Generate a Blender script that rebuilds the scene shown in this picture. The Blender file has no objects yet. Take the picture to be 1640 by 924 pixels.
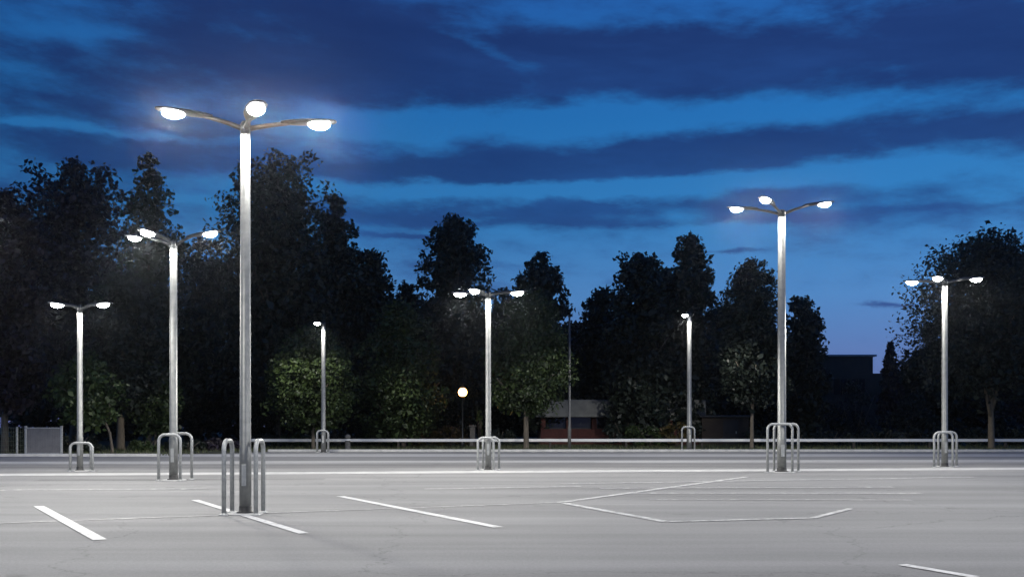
import bpy, math, random
import numpy as np
from mathutils import Vector, Matrix

random.seed(11)
S = bpy.context.scene
COL = S.collection
R = math.radians
F, HOR, CAMH, CX = 1595.0, 672.0, 1.5, 820.0      # focal length in photo pixels, eye level, eye height


def gd(py):                       # distance of a point on the ground seen at photo row py
    return F * CAMH / (py - HOR)


def gx(px, d):
    return (px - CX) * d / F


def gz(py, d):
    return CAMH - (py - HOR) * d / F


def lin(r, g, b):
    f = lambda c: (c / 255 / 12.92) if c / 255 <= .04045 else ((c / 255 + .055) / 1.055) ** 2.4
    return (f(r), f(g), f(b), 1.0)


# ------------------------------------------------------------------ materials
def new_mat(name):
    m = bpy.data.materials.new(name)
    m.use_nodes = True
    nt = m.node_tree
    return m, nt, nt.nodes['Principled BSDF']


def noise(nt, scale, detail=4, rough=.55, vec=None):
    n = nt.nodes.new('ShaderNodeTexNoise')
    n.inputs['Scale'].default_value = scale
    n.inputs['Detail'].default_value = detail
    n.inputs['Roughness'].default_value = rough
    if vec is not None:
        nt.links.new(vec, n.inputs['Vector'])
    return n


def ramp(nt, fac, stops):
    r = nt.nodes.new('ShaderNodeValToRGB')
    e = r.color_ramp.elements
    while len(e) > 2:
        e.remove(e[-1])
    for i, (p, c) in enumerate(stops):
        el = e[i] if i < 2 else e.new(p)
        el.position = p
        el.color = c if len(c) == 4 else (*c, 1)
    nt.links.new(fac, r.inputs['Fac'])
    return r


def mixc(nt, fac, a, b, mode='MIX'):
    m = nt.nodes.new('ShaderNodeMix')
    m.data_type = 'RGBA'
    m.blend_type = mode
    for sock, v in ((m.inputs[0], fac), (m.inputs[6], a), (m.inputs[7], b)):
        if isinstance(v, (int, float, tuple)):
            sock.default_value = v
        else:
            nt.links.new(v, sock)
    return m.outputs[2]


def bump(nt, bsdf, h, strength, dist=.01):
    b = nt.nodes.new('ShaderNodeBump')
    b.inputs['Strength'].default_value = strength
    b.inputs['Distance'].default_value = dist
    nt.links.new(h, b.inputs['Height'])
    nt.links.new(b.outputs['Normal'], bsdf.inputs['Normal'])


def simple(name, c1, c2, rough=.6, metal=0.0, scale=6.0, detail=5, bmp=0.0, stretch=None):
    m, nt, b = new_mat(name)
    tc = nt.nodes.new('ShaderNodeTexCoord')
    vec = tc.outputs['Object']
    if stretch:
        mp = nt.nodes.new('ShaderNodeMapping')
        mp.inputs['Scale'].default_value = stretch
        nt.links.new(vec, mp.inputs['Vector'])
        vec = mp.outputs['Vector']
    n = noise(nt, scale, detail, .6, vec)
    r = ramp(nt, n.outputs['Fac'], [(.3, c1), (.7, c2)])
    nt.links.new(r.outputs['Color'], b.inputs['Base Color'])
    b.inputs['Roughness'].default_value = rough
    b.inputs['Metallic'].default_value = metal
    if bmp:
        bump(nt, b, n.outputs['Fac'], bmp)
    return m


def asphalt_mat(name, lo, hi, streak=.48):
    m, nt, b = new_mat(name)
    tc = nt.nodes.new('ShaderNodeTexCoord')
    big = noise(nt, .16, 5, .6, tc.outputs['Object'])
    mp = nt.nodes.new('ShaderNodeMapping')
    mp.inputs['Scale'].default_value = (.06, .9, 1)
    mp.inputs['Rotation'].default_value = (0, 0, R(3))
    nt.links.new(tc.outputs['Object'], mp.inputs['Vector'])
    stk = noise(nt, 1.0, 5, .6, mp.outputs['Vector'])
    fine = noise(nt, 26, 4, .7, tc.outputs['Object'])
    vo = nt.nodes.new('ShaderNodeTexVoronoi')
    vo.inputs['Scale'].default_value = 70
    nt.links.new(tc.outputs['Object'], vo.inputs['Vector'])
    r = ramp(nt, big.outputs['Fac'], [(.28, lo), (.72, hi)])
    c = mixc(nt, streak, r.outputs['Color'],
             ramp(nt, stk.outputs['Fac'], [(.3, tuple(x * .72 for x in lo)), (.7, tuple(x * 1.25 for x in hi))]).outputs['Color'])
    c = mixc(nt, .35, c, ramp(nt, fine.outputs['Fac'], [(.25, (.45, .45, .45)), (.75, (1.25, 1.25, 1.25))]).outputs['Color'], 'MULTIPLY')
    c = mixc(nt, .3, c, ramp(nt, vo.outputs['Distance'], [(.0, (1.3, 1.3, 1.3)), (.6, (.6, .6, .6))]).outputs['Color'], 'MULTIPLY')
    # oil drips with a shape of their own
    sp = noise(nt, .9, 3, .5, tc.outputs['Object'])
    c = mixc(nt, ramp(nt, sp.outputs['Fac'], [(.68, (0, 0, 0)), (.78, (.45, .45, .45))]).outputs['Color'], c, (.05, .05, .05, 1))
    wv = nt.nodes.new('ShaderNodeVectorMath')
    wv.operation = 'MULTIPLY_ADD'
    wn = noise(nt, .7, 5, .65, tc.outputs['Object'])
    nt.links.new(wn.outputs['Color'], wv.inputs[0])
    wv.inputs[1].default_value = (2.2, 2.2, 0)
    nt.links.new(tc.outputs['Object'], wv.inputs[2])
    cr = nt.nodes.new('ShaderNodeTexVoronoi')
    cr.feature = 'DISTANCE_TO_EDGE'
    cr.inputs['Scale'].default_value = .16
    nt.links.new(wv.outputs['Vector'], cr.inputs['Vector'])
    c = mixc(nt, ramp(nt, cr.outputs['Distance'], [(.0, (.35, .35, .35)), (.0035, (0, 0, 0))]).outputs['Color'], c, (.04, .04, .04, 1))
    nt.links.new(c, b.inputs['Base Color'])
    b.inputs['Roughness'].default_value = .88
    b.inputs['Specular IOR Level'].default_value = .25
    bump(nt, b, fine.outputs['Fac'], .5, .012)
    return m


def paint_mat(name, wear, under):
    """road paint, worn through to the asphalt"""
    m, nt, b = new_mat(name)
    tc = nt.nodes.new('ShaderNodeTexCoord')
    n = noise(nt, 5, 8, .72, tc.outputs['Object'])
    f = ramp(nt, n.outputs['Fac'], [(max(0, wear - .12), (1, 1, 1)), (min(1, wear + .1), (0, 0, 0))])
    c = mixc(nt, f.outputs['Color'], (.60, .60, .59, 1), (*under, 1))
    nt.links.new(c, b.inputs['Base Color'])
    b.inputs['Roughness'].default_value = .7
    return m


def leaf_mat(name, cols, rough=.5):
    m, nt, b = new_mat(name)
    g = nt.nodes.new('ShaderNodeNewGeometry')
    n = len(cols)
    r = ramp(nt, g.outputs['Random Per Island'], [(i / max(1, n - 1), c) for i, c in enumerate(cols)])
    tc = nt.nodes.new('ShaderNodeTexCoord')
    cl = noise(nt, .55, 3, .6, tc.outputs['Object'])
    c = mixc(nt, .7, r.outputs['Color'], ramp(nt, cl.outputs['Fac'], [(.3, (.5, .5, .5)), (.7, (1.4, 1.4, 1.3))]).outputs['Color'], 'MULTIPLY')
    nt.links.new(c, b.inputs['Base Color'])
    b.inputs['Roughness'].default_value = rough
    b.inputs['Specular IOR Level'].default_value = .3
    return m


def emit_mat(name, col, strength):
    m, nt, b = new_mat(name)
    b.inputs['Base Color'].default_value = (.8, .8, .8, 1)
    b.inputs['Roughness'].default_value = .3
    b.inputs['Emission Color'].default_value = (*col, 1)
    b.inputs['Emission Strength'].default_value = strength
    return m


def brick_mat(name, c1, c2, mort):
    m, nt, b = new_mat(name)
    tc = nt.nodes.new('ShaderNodeTexCoord')
    mp = nt.nodes.new('ShaderNodeMapping')
    mp.inputs['Rotation'].default_value = (R(90), 0, 0)
    nt.links.new(tc.outputs['Object'], mp.inputs['Vector'])
    br = nt.nodes.new('ShaderNodeTexBrick')
    br.inputs['Color1'].default_value = (*c1, 1)
    br.inputs['Color2'].default_value = (*c2, 1)
    br.inputs['Mortar'].default_value = (*mort, 1)
    br.inputs['Scale'].default_value = 4
    br.inputs['Mortar Size'].default_value = .012
    nt.links.new(mp.outputs['Vector'], br.inputs['Vector'])
    n = noise(nt, 2.0, 5, .6, tc.outputs['Object'])
    c = mixc(nt, .5, br.outputs['Color'], ramp(nt, n.outputs['Fac'], [(.3, (.6, .6, .6)), (.7, (1.2, 1.2, 1.2))]).outputs['Color'], 'MULTIPLY')
    nt.links.new(c, b.inputs['Base Color'])
    b.inputs['Roughness'].default_value = .9
    return m


M = {}
M['asphalt'] = asphalt_mat('asphalt', (.215, .215, .215), (.29, .29, .287))
M['asphalt_dark'] = asphalt_mat('asphalt_dark', (.17, .17, .17), (.225, .225, .225))
M['concrete'] = simple('concrete', (.36, .36, .355), (.52, .52, .51), .85, scale=2.5, detail=8, bmp=.2)
M['paving'] = asphalt_mat('paving', (.38, .38, .375), (.52, .52, .51))  # pale surface, lightened further in place of far lamp light
M['paint'] = paint_mat('road_paint', .40, (.18, .18, .18))
M['paint_worn'] = paint_mat('worn_road_paint', .62, (.24, .24, .24))
M['paint_thin'] = paint_mat('faded_road_paint', .5, (.2, .2, .2))
M['soil'] = simple('soil_and_grass', (.02, .022, .014), (.055, .06, .03), .95, scale=1.8, detail=8, bmp=.4)
M['galv'] = simple('galvanised_steel', (.16, .165, .165), (.24, .245, .24), .45, .5, scale=9, detail=7)
M['galv_dull'] = simple('dull_galvanised_steel', (.26, .27, .27), (.40, .41, .41), .5, .4, scale=14, detail=6)
M['dark_metal'] = simple('dark_grey_metal', (.02, .022, .025), (.035, .038, .042), .45, .3, scale=8)
M['black_metal'] = simple('black_collar', (.012, .012, .012), (.03, .03, .03), .6, 0, scale=20)
M['grey_pole'] = simple('dull_grey_pole', (.09, .09, .09), (.15, .15, .145), .6, .2, scale=9)
M['rail_white'] = simple('white_coated_rail', (.76, .76, .75), (.86, .86, .85), .5, 0, scale=3, stretch=(.4, 4, 4))
M['post_wood'] = simple('dark_post', (.03, .026, .022), (.06, .052, .045), .9, 0, scale=8, stretch=(6, 6, 1))
M['lens'] = emit_mat('lit_lamp_bowl', (1, .98, .94), 150)  # lamp glow, on a bowl that stands for the glare
M['globe'] = emit_mat('warm_globe', (1, .50, .13), 12)
M['bark'] = simple('bark', (.06, .05, .04), (.16, .135, .105), .95, 0, scale=5, detail=8, bmp=.8, stretch=(5, 5, .8))
M['bark_pale'] = simple('pale_bark', (.09, .07, .048), (.19, .155, .11), .9, 0, scale=5, detail=8, bmp=.8, stretch=(5, 5, .8))
M['gate_grey'] = simple('grey_sheet_metal', (.12, .12, .13), (.17, .17, .18), .6, .2, scale=4)
M['wire'] = simple('fence_wire', (.1, .12, .09), (.16, .18, .14), .6, .4, scale=8)
M['brick'] = brick_mat('red_brick', (.085, .02, .016), (.06, .014, .012), (.07, .055, .05))
M['brick_brown'] = brick_mat('brown_brick', (.05, .036, .026), (.04, .028, .021), (.05, .044, .038))
M['fascia'] = simple('pale_fascia', (.085, .09, .09), (.16, .165, .16), .7, 0, scale=2.5, detail=7)
M['glass'] = simple('dark_window_glass', (.01, .012, .016), (.02, .022, .03), .08, 0, scale=2)
M['wall_dark'] = simple('dark_cladding', (.022, .021, .022), (.04, .036, .035), .8, 0, scale=2)
M['roof'] = simple('roof_edge_metal', (.3, .32, .34), (.4, .42, .44), .4, .5, scale=3)
M['stone'] = simple('weathered_stone', (.08, .08, .076), (.15, .145, .135), .9, 0, scale=9, detail=8, bmp=.6)
G = [(.018, .03, .01), (.032, .052, .017), (.055, .08, .026)]
M['leaf_green'] = leaf_mat('green_leaves', G)
M['leaf_bright'] = leaf_mat('bright_green_leaves', [(.022, .042, .010), (.036, .062, .015), (.06, .088, .026)])
M['leaf_dark'] = leaf_mat('dark_leaves', [(.010, .015, .012), (.017, .025, .019), (.030, .038, .031)])
M['leaf_purple'] = leaf_mat('purple_leaves', [(.012, .009, .014), (.022, .016, .027), (.05, .04, .06)])
M['leaf_red'] = leaf_mat('reddish_leaves', [(.018, .010, .012), (.032, .018, .022), (.07, .052, .058)])
M['needle'] = leaf_mat('conifer_needles', [(.016, .026, .016), (.028, .042, .026), (.05, .06, .04)])
M['leaf_autumn'] = leaf_mat('yellowing_leaves', [(.04, .04, .012), (.08, .065, .02), (.11, .07, .03)])
M['grass'] = leaf_mat('grass_blades', [(.03, .045, .014), (.06, .075, .03), (.11, .11, .06)])


# ------------------------------------------------------------------ mesh builder
class MB:
    def __init__(self):
        self.v, self.f = [], []

    def add(self, vs, fs):
        o = len(self.v)
        self.v += [tuple(p) for p in vs]
        self.f += [tuple(i + o for i in f) for f in fs]

    def box(self, c, s, rot=0.0, bev=0.0):
        hx, hy, hz = s[0] / 2, s[1] / 2, s[2] / 2
        if bev <= 0:
            pts = [(x, y, z) for z in (-hz, hz) for x, y in ((-hx, -hy), (hx, -hy), (hx, hy), (-hx, hy))]
            fs = [(3, 2, 1, 0), (4, 5, 6, 7), (0, 1, 5, 4), (1, 2, 6, 5), (2, 3, 7, 6), (3, 0, 4, 7)]
        else:
            b = min(bev, hx * .9, hy * .9, hz * .9)
            loop = lambda ex, ey: [(-hx + ex, -hy + ey), (hx - ex, -hy + ey), (hx - ex, hy - ey), (-hx + ex, hy - ey)]
            oct_ = [(-hx + b, -hy), (hx - b, -hy), (hx, -hy + b), (hx, hy - b), (hx - b, hy), (-hx + b, hy), (-hx, hy - b), (-hx, -hy + b)]
            inn = [(x * (hx - b) / hx, y * (hy - b) / hy) for x, y in oct_]
            pts, fs = [], []
            for z, l in ((-hz, inn), (-hz + b, oct_), (hz - b, oct_), (hz, inn)):
                pts += [(x, y, z) for x, y in l]
            for k in range(3):
                for i in range(8):
                    j = (i + 1) % 8
                    fs.append((k * 8 + i, k * 8 + j, k * 8 + 8 + j, k * 8 + 8 + i))
            fs += [tuple(range(7, -1, -1)), tuple(range(24, 32))]
        cr, sr = math.cos(rot), math.sin(rot)
        self.add([(c[0] + x * cr - y * sr, c[1] + x * sr + y * cr, c[2] + z) for x, y, z in pts], fs)

    def tube(self, path, rads, n=12, cap=True):
        path = [Vector(p) for p in path]
        if isinstance(rads, (int, float)):
            rads = [rads] * len(path)
        rings = []
        up = None
        for i, p in enumerate(path):
            a = path[max(0, i - 1)]
            b = path[min(len(path) - 1, i + 1)]
            t = (b - a).normalized()
            if up is None:
                up = Vector((0, 1, 0)) if abs(t.y) < .9 else Vector((1, 0, 0))
            s = t.cross(up).normalized()
            up = s.cross(t).normalized()
            rings.append([p + (s * math.cos(2 * math.pi * k / n) + up * math.sin(2 * math.pi * k / n)) * rads[i] for k in range(n)])
        vs = [q for r in rings for q in r]
        fs = []
        for i in range(len(path) - 1):
            for k in range(n):
                k2 = (k + 1) % n
                fs.append((i * n + k, i * n + k2, (i + 1) * n + k2, (i + 1) * n + k))
        if cap:
            fs.append(tuple(range(n - 1, -1, -1)))
            fs.append(tuple((len(path) - 1) * n + k for k in range(n)))
        self.add(vs, fs)

    def lathe(self, prof, n=24, c=(0, 0, 0), sx=1.0, sy=1.0):
        vs, fs = [], []
        for r, z in prof:
            for k in range(n):
                a = 2 * math.pi * k / n
                vs.append((c[0] + r * sx * math.cos(a), c[1] + r * sy * math.sin(a), c[2] + z))
        for i in range(len(prof) - 1):
            for k in range(n):
                k2 = (k + 1) % n
                fs.append((i * n + k, i * n + k2, (i + 1) * n + k2, (i + 1) * n + k))
        fs.append(tuple(range(n - 1, -1, -1)))
        fs.append(tuple((len(prof) - 1) * n + k for k in range(n)))
        self.add(vs, fs)

    def build(self, name, mat, parent=None, smooth=False):
        me = bpy.data.meshes.new(name)
        me.from_pydata(self.v, [], self.f)
        me.materials.append(mat)
        if smooth:
            for p in me.polygons:
                p.use_smooth = len(p.vertices) == 4
        me.update()
        o = bpy.data.objects.new(name, me)
        COL.objects.link(o)
        if parent:
            o.parent = parent
        return o


def tag(o, label=None, cat=None, group=None, kind=None):
    if label: o['label'] = label
    if cat: o['category'] = cat
    if group: o['group'] = group
    if kind: o['kind'] = kind
    return o


def empty(name, loc, rz=0.0):
    o = bpy.data.objects.new(name, None)
    o.empty_display_size = .3
    COL.objects.link(o)
    o.location = loc
    o.rotation_euler = (0, 0, rz)
    return o


# ------------------------------------------------------------------ camera
cam = bpy.data.cameras.new('camera')
co = bpy.data.objects.new('camera', cam)
COL.objects.link(co)
co.location = (0, 0, CAMH)
co.rotation_euler = (R(90), 0, 0)
cam.sensor_width = 36
cam.lens = 36 * F / 1640
cam.shift_y = (HOR - 462) / 1640
cam.clip_start = .1
cam.clip_end = 2000
S.camera = co

# ------------------------------------------------------------------ sky
W = bpy.data.worlds.new('World')
S.world = W
W.use_nodes = True
nt = W.node_tree
nt.nodes.clear()
out = nt.nodes.new('ShaderNodeOutputWorld')


def mth(op, a, b=None, c=None, clamp=False):
    n = nt.nodes.new('ShaderNodeMath')
    n.operation = op
    n.use_clamp = clamp
    for i, v in enumerate((a, b, c)):
        if v is None: continue
        if isinstance(v, (int, float)):
            n.inputs[i].default_value = v
        else:
            nt.links.new(v, n.inputs[i])
    return n.outputs[0]


tcw = nt.nodes.new('ShaderNodeTexCoord')
sep = nt.nodes.new('ShaderNodeSeparateXYZ')
nt.links.new(tcw.outputs['Generated'], sep.inputs[0])
X, Y, Z = sep.outputs
AZ = mth('ARCTAN2', X, Y)                                       # azimuth from the camera's forward axis
hyp = mth('SQRT', mth('ADD', mth('MULTIPLY', X, X), mth('MULTIPLY', Y, Y)))
EL = mth('DIVIDE', Z, mth('MAXIMUM', hyp, .02))                 # tangent of the elevation


def av(px, py):
    a = math.atan((px - CX) / F)
    return a, (HOR - py) / F * math.cos(a)


def cnoise(sx, sy, scale, detail, rough, seed, slope=0.0):
    c = nt.nodes.new('ShaderNodeCombineXYZ')
    nt.links.new(mth('MULTIPLY', AZ, sx), c.inputs[0])
    nt.links.new(mth('MULTIPLY', mth('ADD', EL, mth('MULTIPLY', AZ, slope)), sy), c.inputs[1])
    c.inputs[2].default_value = seed
    return noise(nt, scale, detail, rough, c.outputs[0]).outputs['Fac']


warp = mth('MULTIPLY', mth('SUBTRACT', cnoise(8, 20, 1, 7, .66, 3.7), .5), .034)
EW = mth('ADD', EL, warp)
AW = mth('ADD', AZ, mth('MULTIPLY', mth('SUBTRACT', cnoise(7, 30, 1, 3, .55, 8.1), .5), .16))
base_n = mth('SUBTRACT', cnoise(5.2, 13, 1, 8, .62, 1.3, .25), .5)
fine_n = mth('SUBTRACT', cnoise(9, 46, 1, 6, .62, 5.2, .05), .5)
puff_n = mth('SUBTRACT', cnoise(9, 26, 1, 8, .66, 21.3, -.1), .5)
dens = mth('ADD', mth('ADD', mth('MULTIPLY', base_n, 2.5), mth('MULTIPLY', fine_n, .9)), mth('MULTIPLY', puff_n, 1.5))


def blob(px, py, rx, ry, amp, slope=0.0):
    global dens
    a0, v0 = av(px, py)
    da = mth('SUBTRACT', AW, a0)
    dv = mth('SUBTRACT', mth('SUBTRACT', EW, v0), mth('MULTIPLY', da, slope))
    q = mth('ADD', mth('POWER', mth('MULTIPLY', da, F / rx), 2), mth('POWER', mth('MULTIPLY', dv, F / ry), 2))
    w = mth('EXPONENT', mth('MULTIPLY', q, -1.0))
    dens = mth('MULTIPLY_ADD', w, amp, dens)


# dark cloud banks (+) and clear openings (-): photo position, extent, amount, tilt
for b in [(300, 60, 520, 130, .55), (560, 120, 300, 80, .45), (180, 260, 380, 60, .42), (640, 30, 300, 50, .15),
          (1180, 95, 420, 62, 1.0, -.01), (1560, 130, 260, 45, .55), (930, 75, 160, 50, .4), (1430, 30, 200, 30, .4),
          (50, 40, 80, 30, -.75), (800, 100, 90, 18, -.75, -.45), (1080, 20, 260, 34, -.55), (1300, 60, 90, 14, -.25),
          (1150, 184, 560, 26, -.75), (700, 190, 190, 28, -.7), (900, 205, 190, 36, -.75),
          (1280, 225, 330, 22, .62), (1030, 236, 90, 16, .3), (760, 270, 300, 19, .8, .03), (1200, 260, 420, 11, .62, .035),
          (230, 215, 170, 7, -.75), (20, 198, 45, 7, -.8), (620, 222, 120, 8, -.4),
          (860, 302, 520, 13, -.95, .01), (1300, 290, 300, 16, -.4),
          (980, 335, 560, 17, .85, .005), (1180, 352, 420, 8, .6), (700, 352, 190, 10, .45), (760, 350, 50, 4, -.3),
          (310, 325, 70, 7, -.6), (600, 330, 100, 12, -.2),
          (640, 376, 80, 4, .9), (1178, 404, 52, 3.5, 1.1), (1436, 488, 58, 4, 1.0), (760, 425, 120, 5, .35), (1500, 345, 260, 14, .3)]:
    blob(*b)
# clouds thin out towards the horizon
mr = nt.nodes.new('ShaderNodeMapRange')
mr.inputs[1].default_value = .10
mr.inputs[2].default_value = .26
mr.inputs[3].default_value = -.40
mr.inputs[4].default_value = .02
nt.links.new(EL, mr.inputs[0])
dens = mth('ADD', dens, mr.outputs[0])
cl = nt.nodes.new('ShaderNodeMapRange')
cl.interpolation_type = 'SMOOTHSTEP'
cl.inputs[1].default_value = -.42
cl.inputs[2].default_value = .72
nt.links.new(dens, cl.inputs[0])
elf = mth('MULTIPLY', EL, 2.0, clamp=True)
clear = ramp(nt, elf, [(0, lin(98, 108, 160)), (.12, lin(92, 122, 182)), (.24, lin(80, 136, 198)), (.40, lin(50, 128, 194)),
                       (.60, lin(36, 114, 186)), (.84, lin(36, 98, 176)), (1, lin(32, 80, 155))])
cloud = ramp(nt, elf, [(0, lin(70, 80, 130)), (.2, lin(50, 84, 148)), (.42, lin(32, 76, 138)), (.6, lin(28, 62, 122)), (.9, lin(30, 56, 114))])
tex = cnoise(5, 22, 1, 6, .6, 11.4, .04)
cloudc = mixc(nt, 1.0, cloud.outputs['Color'], ramp(nt, tex, [(.28, (.78, .80, .86)), (.5, (1, 1, 1)), (.72, (1.30, 1.38, 1.30))]).outputs['Color'], 'MULTIPLY')
skyc = mixc(nt, cl.outputs[0], clear.outputs['Color'], cloudc)
# the afterglow is stronger on the right: the sun went down on that side
mg = nt.nodes.new('ShaderNodeMapRange')
mg.inputs[1].default_value = -.6
mg.inputs[2].default_value = .35
mg.inputs[3].default_value = .72
mg.inputs[4].default_value = 1.0
nt.links.new(AZ, mg.inputs[0])
gcol = nt.nodes.new('ShaderNodeCombineColor')
for i in range(3):
    nt.links.new(mg.outputs[0], gcol.inputs[i])
skyc = mixc(nt, 1.0, skyc, gcol.outputs[0], 'MULTIPLY')
hsv = nt.nodes.new('ShaderNodeHueSaturation')
hsv.inputs['Saturation'].default_value = 1.0
nt.links.new(skyc, hsv.inputs['Color'])
skyc = hsv.outputs['Color']
SUN_EL, SUN_ROT = R(-3), R(35)
nish = nt.nodes.new('ShaderNodeTexSky')
nish.sky_type = 'NISHITA'
nish.sun_disc = False
nish.sun_elevation = SUN_EL
nish.sun_rotation = SUN_ROT
bg1 = nt.nodes.new('ShaderNodeBackground')
nt.links.new(skyc, bg1.inputs['Color'])
bg1.inputs['Strength'].default_value = .97
bg2 = nt.nodes.new('ShaderNodeBackground')
nt.links.new(nish.outputs['Color'], bg2.inputs['Color'])
bg2.inputs['Strength'].default_value = .02
ads = nt.nodes.new('ShaderNodeAddShader')
nt.links.new(bg1.outputs[0], ads.inputs[0])
nt.links.new(bg2.outputs[0], ads.inputs[1])
nt.links.new(ads.outputs[0], out.inputs['Surface'])

# last afterglow, almost gone
sun = bpy.data.lights.new('sun', 'SUN')
sun.energy = .02
sun.angle = R(20)
sun.color = (.8, .85, 1)
so = bpy.data.objects.new('sun', sun)
COL.objects.link(so)
so.location = (0, 0, 60)
so.rotation_euler = (R(80), 0, R(180 - 35))

# ------------------------------------------------------------------ ground
def sheet(name, poly, z, mat, kind='structure'):
    mb = MB()
    mb.add([(x, y, z) for x, y in poly], [tuple(range(len(poly)))])
    o = mb.build(name, mat)
    return tag(o, kind=kind)


def rect(x0, y0, x1, y1):
    return [(x0, y0), (x1, y0), (x1, y1), (x0, y1)]


sheet('ground', rect(-170, -60, 170, 190), 0.0, M['soil'])
LOT_Z = .004
sheet('parking_lot', [(-120, -50), (120, -50), (120, 46.4), (-11.5, 46.4), (-14.5, 40.5), (-120, 40.5)], LOT_Z, M['asphalt'])


def band(name, p0, p1, width, z, mat):
    """a strip on the ground between two photo points (rows give distance), width in metres"""
    a = Vector((gx(p0[0], gd(p0[1])), gd(p0[1])))
    b = Vector((gx(p1[0], gd(p1[1])), gd(p1[1])))
    t = (b - a).normalized()
    n = Vector((-t.y, t.x)) * width / 2
    mb = MB()
    k = max(1, int((b - a).length / 1.5))
    for i in range(k + 1):
        p = a.lerp(b, i / k)
        q0, q1 = p - n, p + n
        mb.v += [(q0.x, q0.y, z), (q1.x, q1.y, z)]
    mb.f = [(2 * i, 2 * i + 2, 2 * i + 3, 2 * i + 1) for i in range(k)]
    return tag(mb.build(name, mat), kind='structure')


band('drainage_strip', (-600, 764), (2300, 746.5), 1.15, .008, M['concrete'])
band('paved_aisle', (-600, 742), (2300, 736.5), 1.9, .008, M['paving'])  # pale band, with lamp light added into its colour
band('dark_asphalt_aisle', (-900, 749), (2300, 743), 2.6, .008, M['asphalt_dark'])
band('dark_asphalt_patch', (60, 769), (520, 767), .55, .008, M['asphalt_dark'])
band('light_asphalt_aisle', (-600, 729), (2300, 729), 3.2, .008, M['paving'])  # pale aisle; extra lamp light sits in the surface colour
for pts, w, mat in [(((62, 811), (160, 865)), .165, 'paint'), (((312, 801), (487, 855)), .14, 'paint'), (((545, 795), (798, 845)), .16, 'paint'),
                    (((897, 805), (1066, 836)), .16, 'paint_thin'), (((1066, 836), (1301, 830)), .12, 'paint_thin'), (((1301, 830), (1362, 815)), .12, 'paint_thin'),
                    (((897, 805), (1195, 764)), .17, 'paint_thin'), (((1445, 905), (1562, 925)), .13, 'paint'),
                    (((-80, 841), (360, 825)), .13, 'paint_worn'), (((420, 822), (890, 805)), .12, 'paint_worn'),
                    (((1000, 790), (1475, 790)), .3, 'paint_worn'), (((960, 782), (1430, 780)), .3, 'paint_worn'),
                    (((1040, 800), (1460, 801)), .16, 'paint_worn'), (((900, 775), (1560, 764)), .35, 'paint_worn'),
                    (((680, 783), (930, 779)), .3, 'paint_worn'), (((0, 785), (330, 783)), .3, 'paint_worn')]:
    band('road_marking', pts[0], pts[1], w, .012 if mat in ('paint', 'paint_thin') else .010, M[mat])
# stops of the marking sheets sit 2-4 mm above each other, kerb is a real step
mb = MB()
mb.box((54.3, 46.52, .055), (131.4, .16, .13), bev=.02)
tag(mb.build('kerb', M['concrete']), kind='structure')
mb = MB()
mb.box((-67.5, 40.62, .055), (106, .16, .13), bev=.02)
tag(mb.build('kerb', M['concrete']), kind='structure')


# ------------------------------------------------------------------ lamp posts
def ellipsoid_bowl(cx, ax, ay, depth, n=24, m=6):
    vs, fs = [], []
    for i in range(m + 1):
        t = i / m * math.pi / 2
        rr, zz = math.cos(t), -math.sin(t) * depth
        if i == m:
            vs.append((cx, 0, zz))
        else:
            for k in range(n):
                a = 2 * math.pi * k / n
                vs.append((cx + ax * rr * math.cos(a), ay * rr * math.sin(a), zz))
    for i in range(m - 1):
        for k in range(n):
            k2 = (k + 1) % n
            fs.append((i * n + k, (i + 1) * n + k, (i + 1) * n + k2, i * n + k2))
    last = (m - 1) * n
    for k in range(n):
        fs.append((last + k, len(vs) - 1, last + (k + 1) % n))
    fs.append(tuple(range(n)))
    return vs, fs


LAMP_W = 58.0


def batwing(li):
    """street-lamp optics: the lens throws more light outwards than straight down, and cuts off below the horizontal"""
    li.use_nodes = True
    t = li.node_tree
    em = next(n for n in t.nodes if n.type == 'EMISSION')
    g = t.nodes.new('ShaderNodeNewGeometry')
    dp = t.nodes.new('ShaderNodeVectorMath')
    dp.operation = 'DOT_PRODUCT'
    t.links.new(g.outputs['Normal'], dp.inputs[0])
    t.links.new(g.outputs['Incoming'], dp.inputs[1])
    ab = t.nodes.new('ShaderNodeMath')
    ab.operation = 'ABSOLUTE'
    t.links.new(dp.outputs['Value'], ab.inputs[0])
    mx = t.nodes.new('ShaderNodeMath')
    mx.operation = 'MAXIMUM'
    mx.inputs[1].default_value = .31
    t.links.new(ab.outputs[0], mx.inputs[0])
    pw = t.nodes.new('ShaderNodeMath')
    pw.operation = 'POWER'
    pw.inputs[1].default_value = -2.3
    t.links.new(mx.outputs[0], pw.inputs[0])
    mr = t.nodes.new('ShaderNodeMapRange')
    mr.interpolation_type = 'SMOOTHSTEP'
    mr.inputs[1].default_value = .10
    mr.inputs[2].default_value = .30
    t.links.new(ab.outputs[0], mr.inputs[0])
    ml = t.nodes.new('ShaderNodeMath')
    ml.operation = 'MULTIPLY'
    t.links.new(pw.outputs[0], ml.inputs[0])
    t.links.new(mr.outputs[0], ml.inputs[1])
    t.links.new(ml.outputs[0], em.inputs['Strength'])




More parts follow.
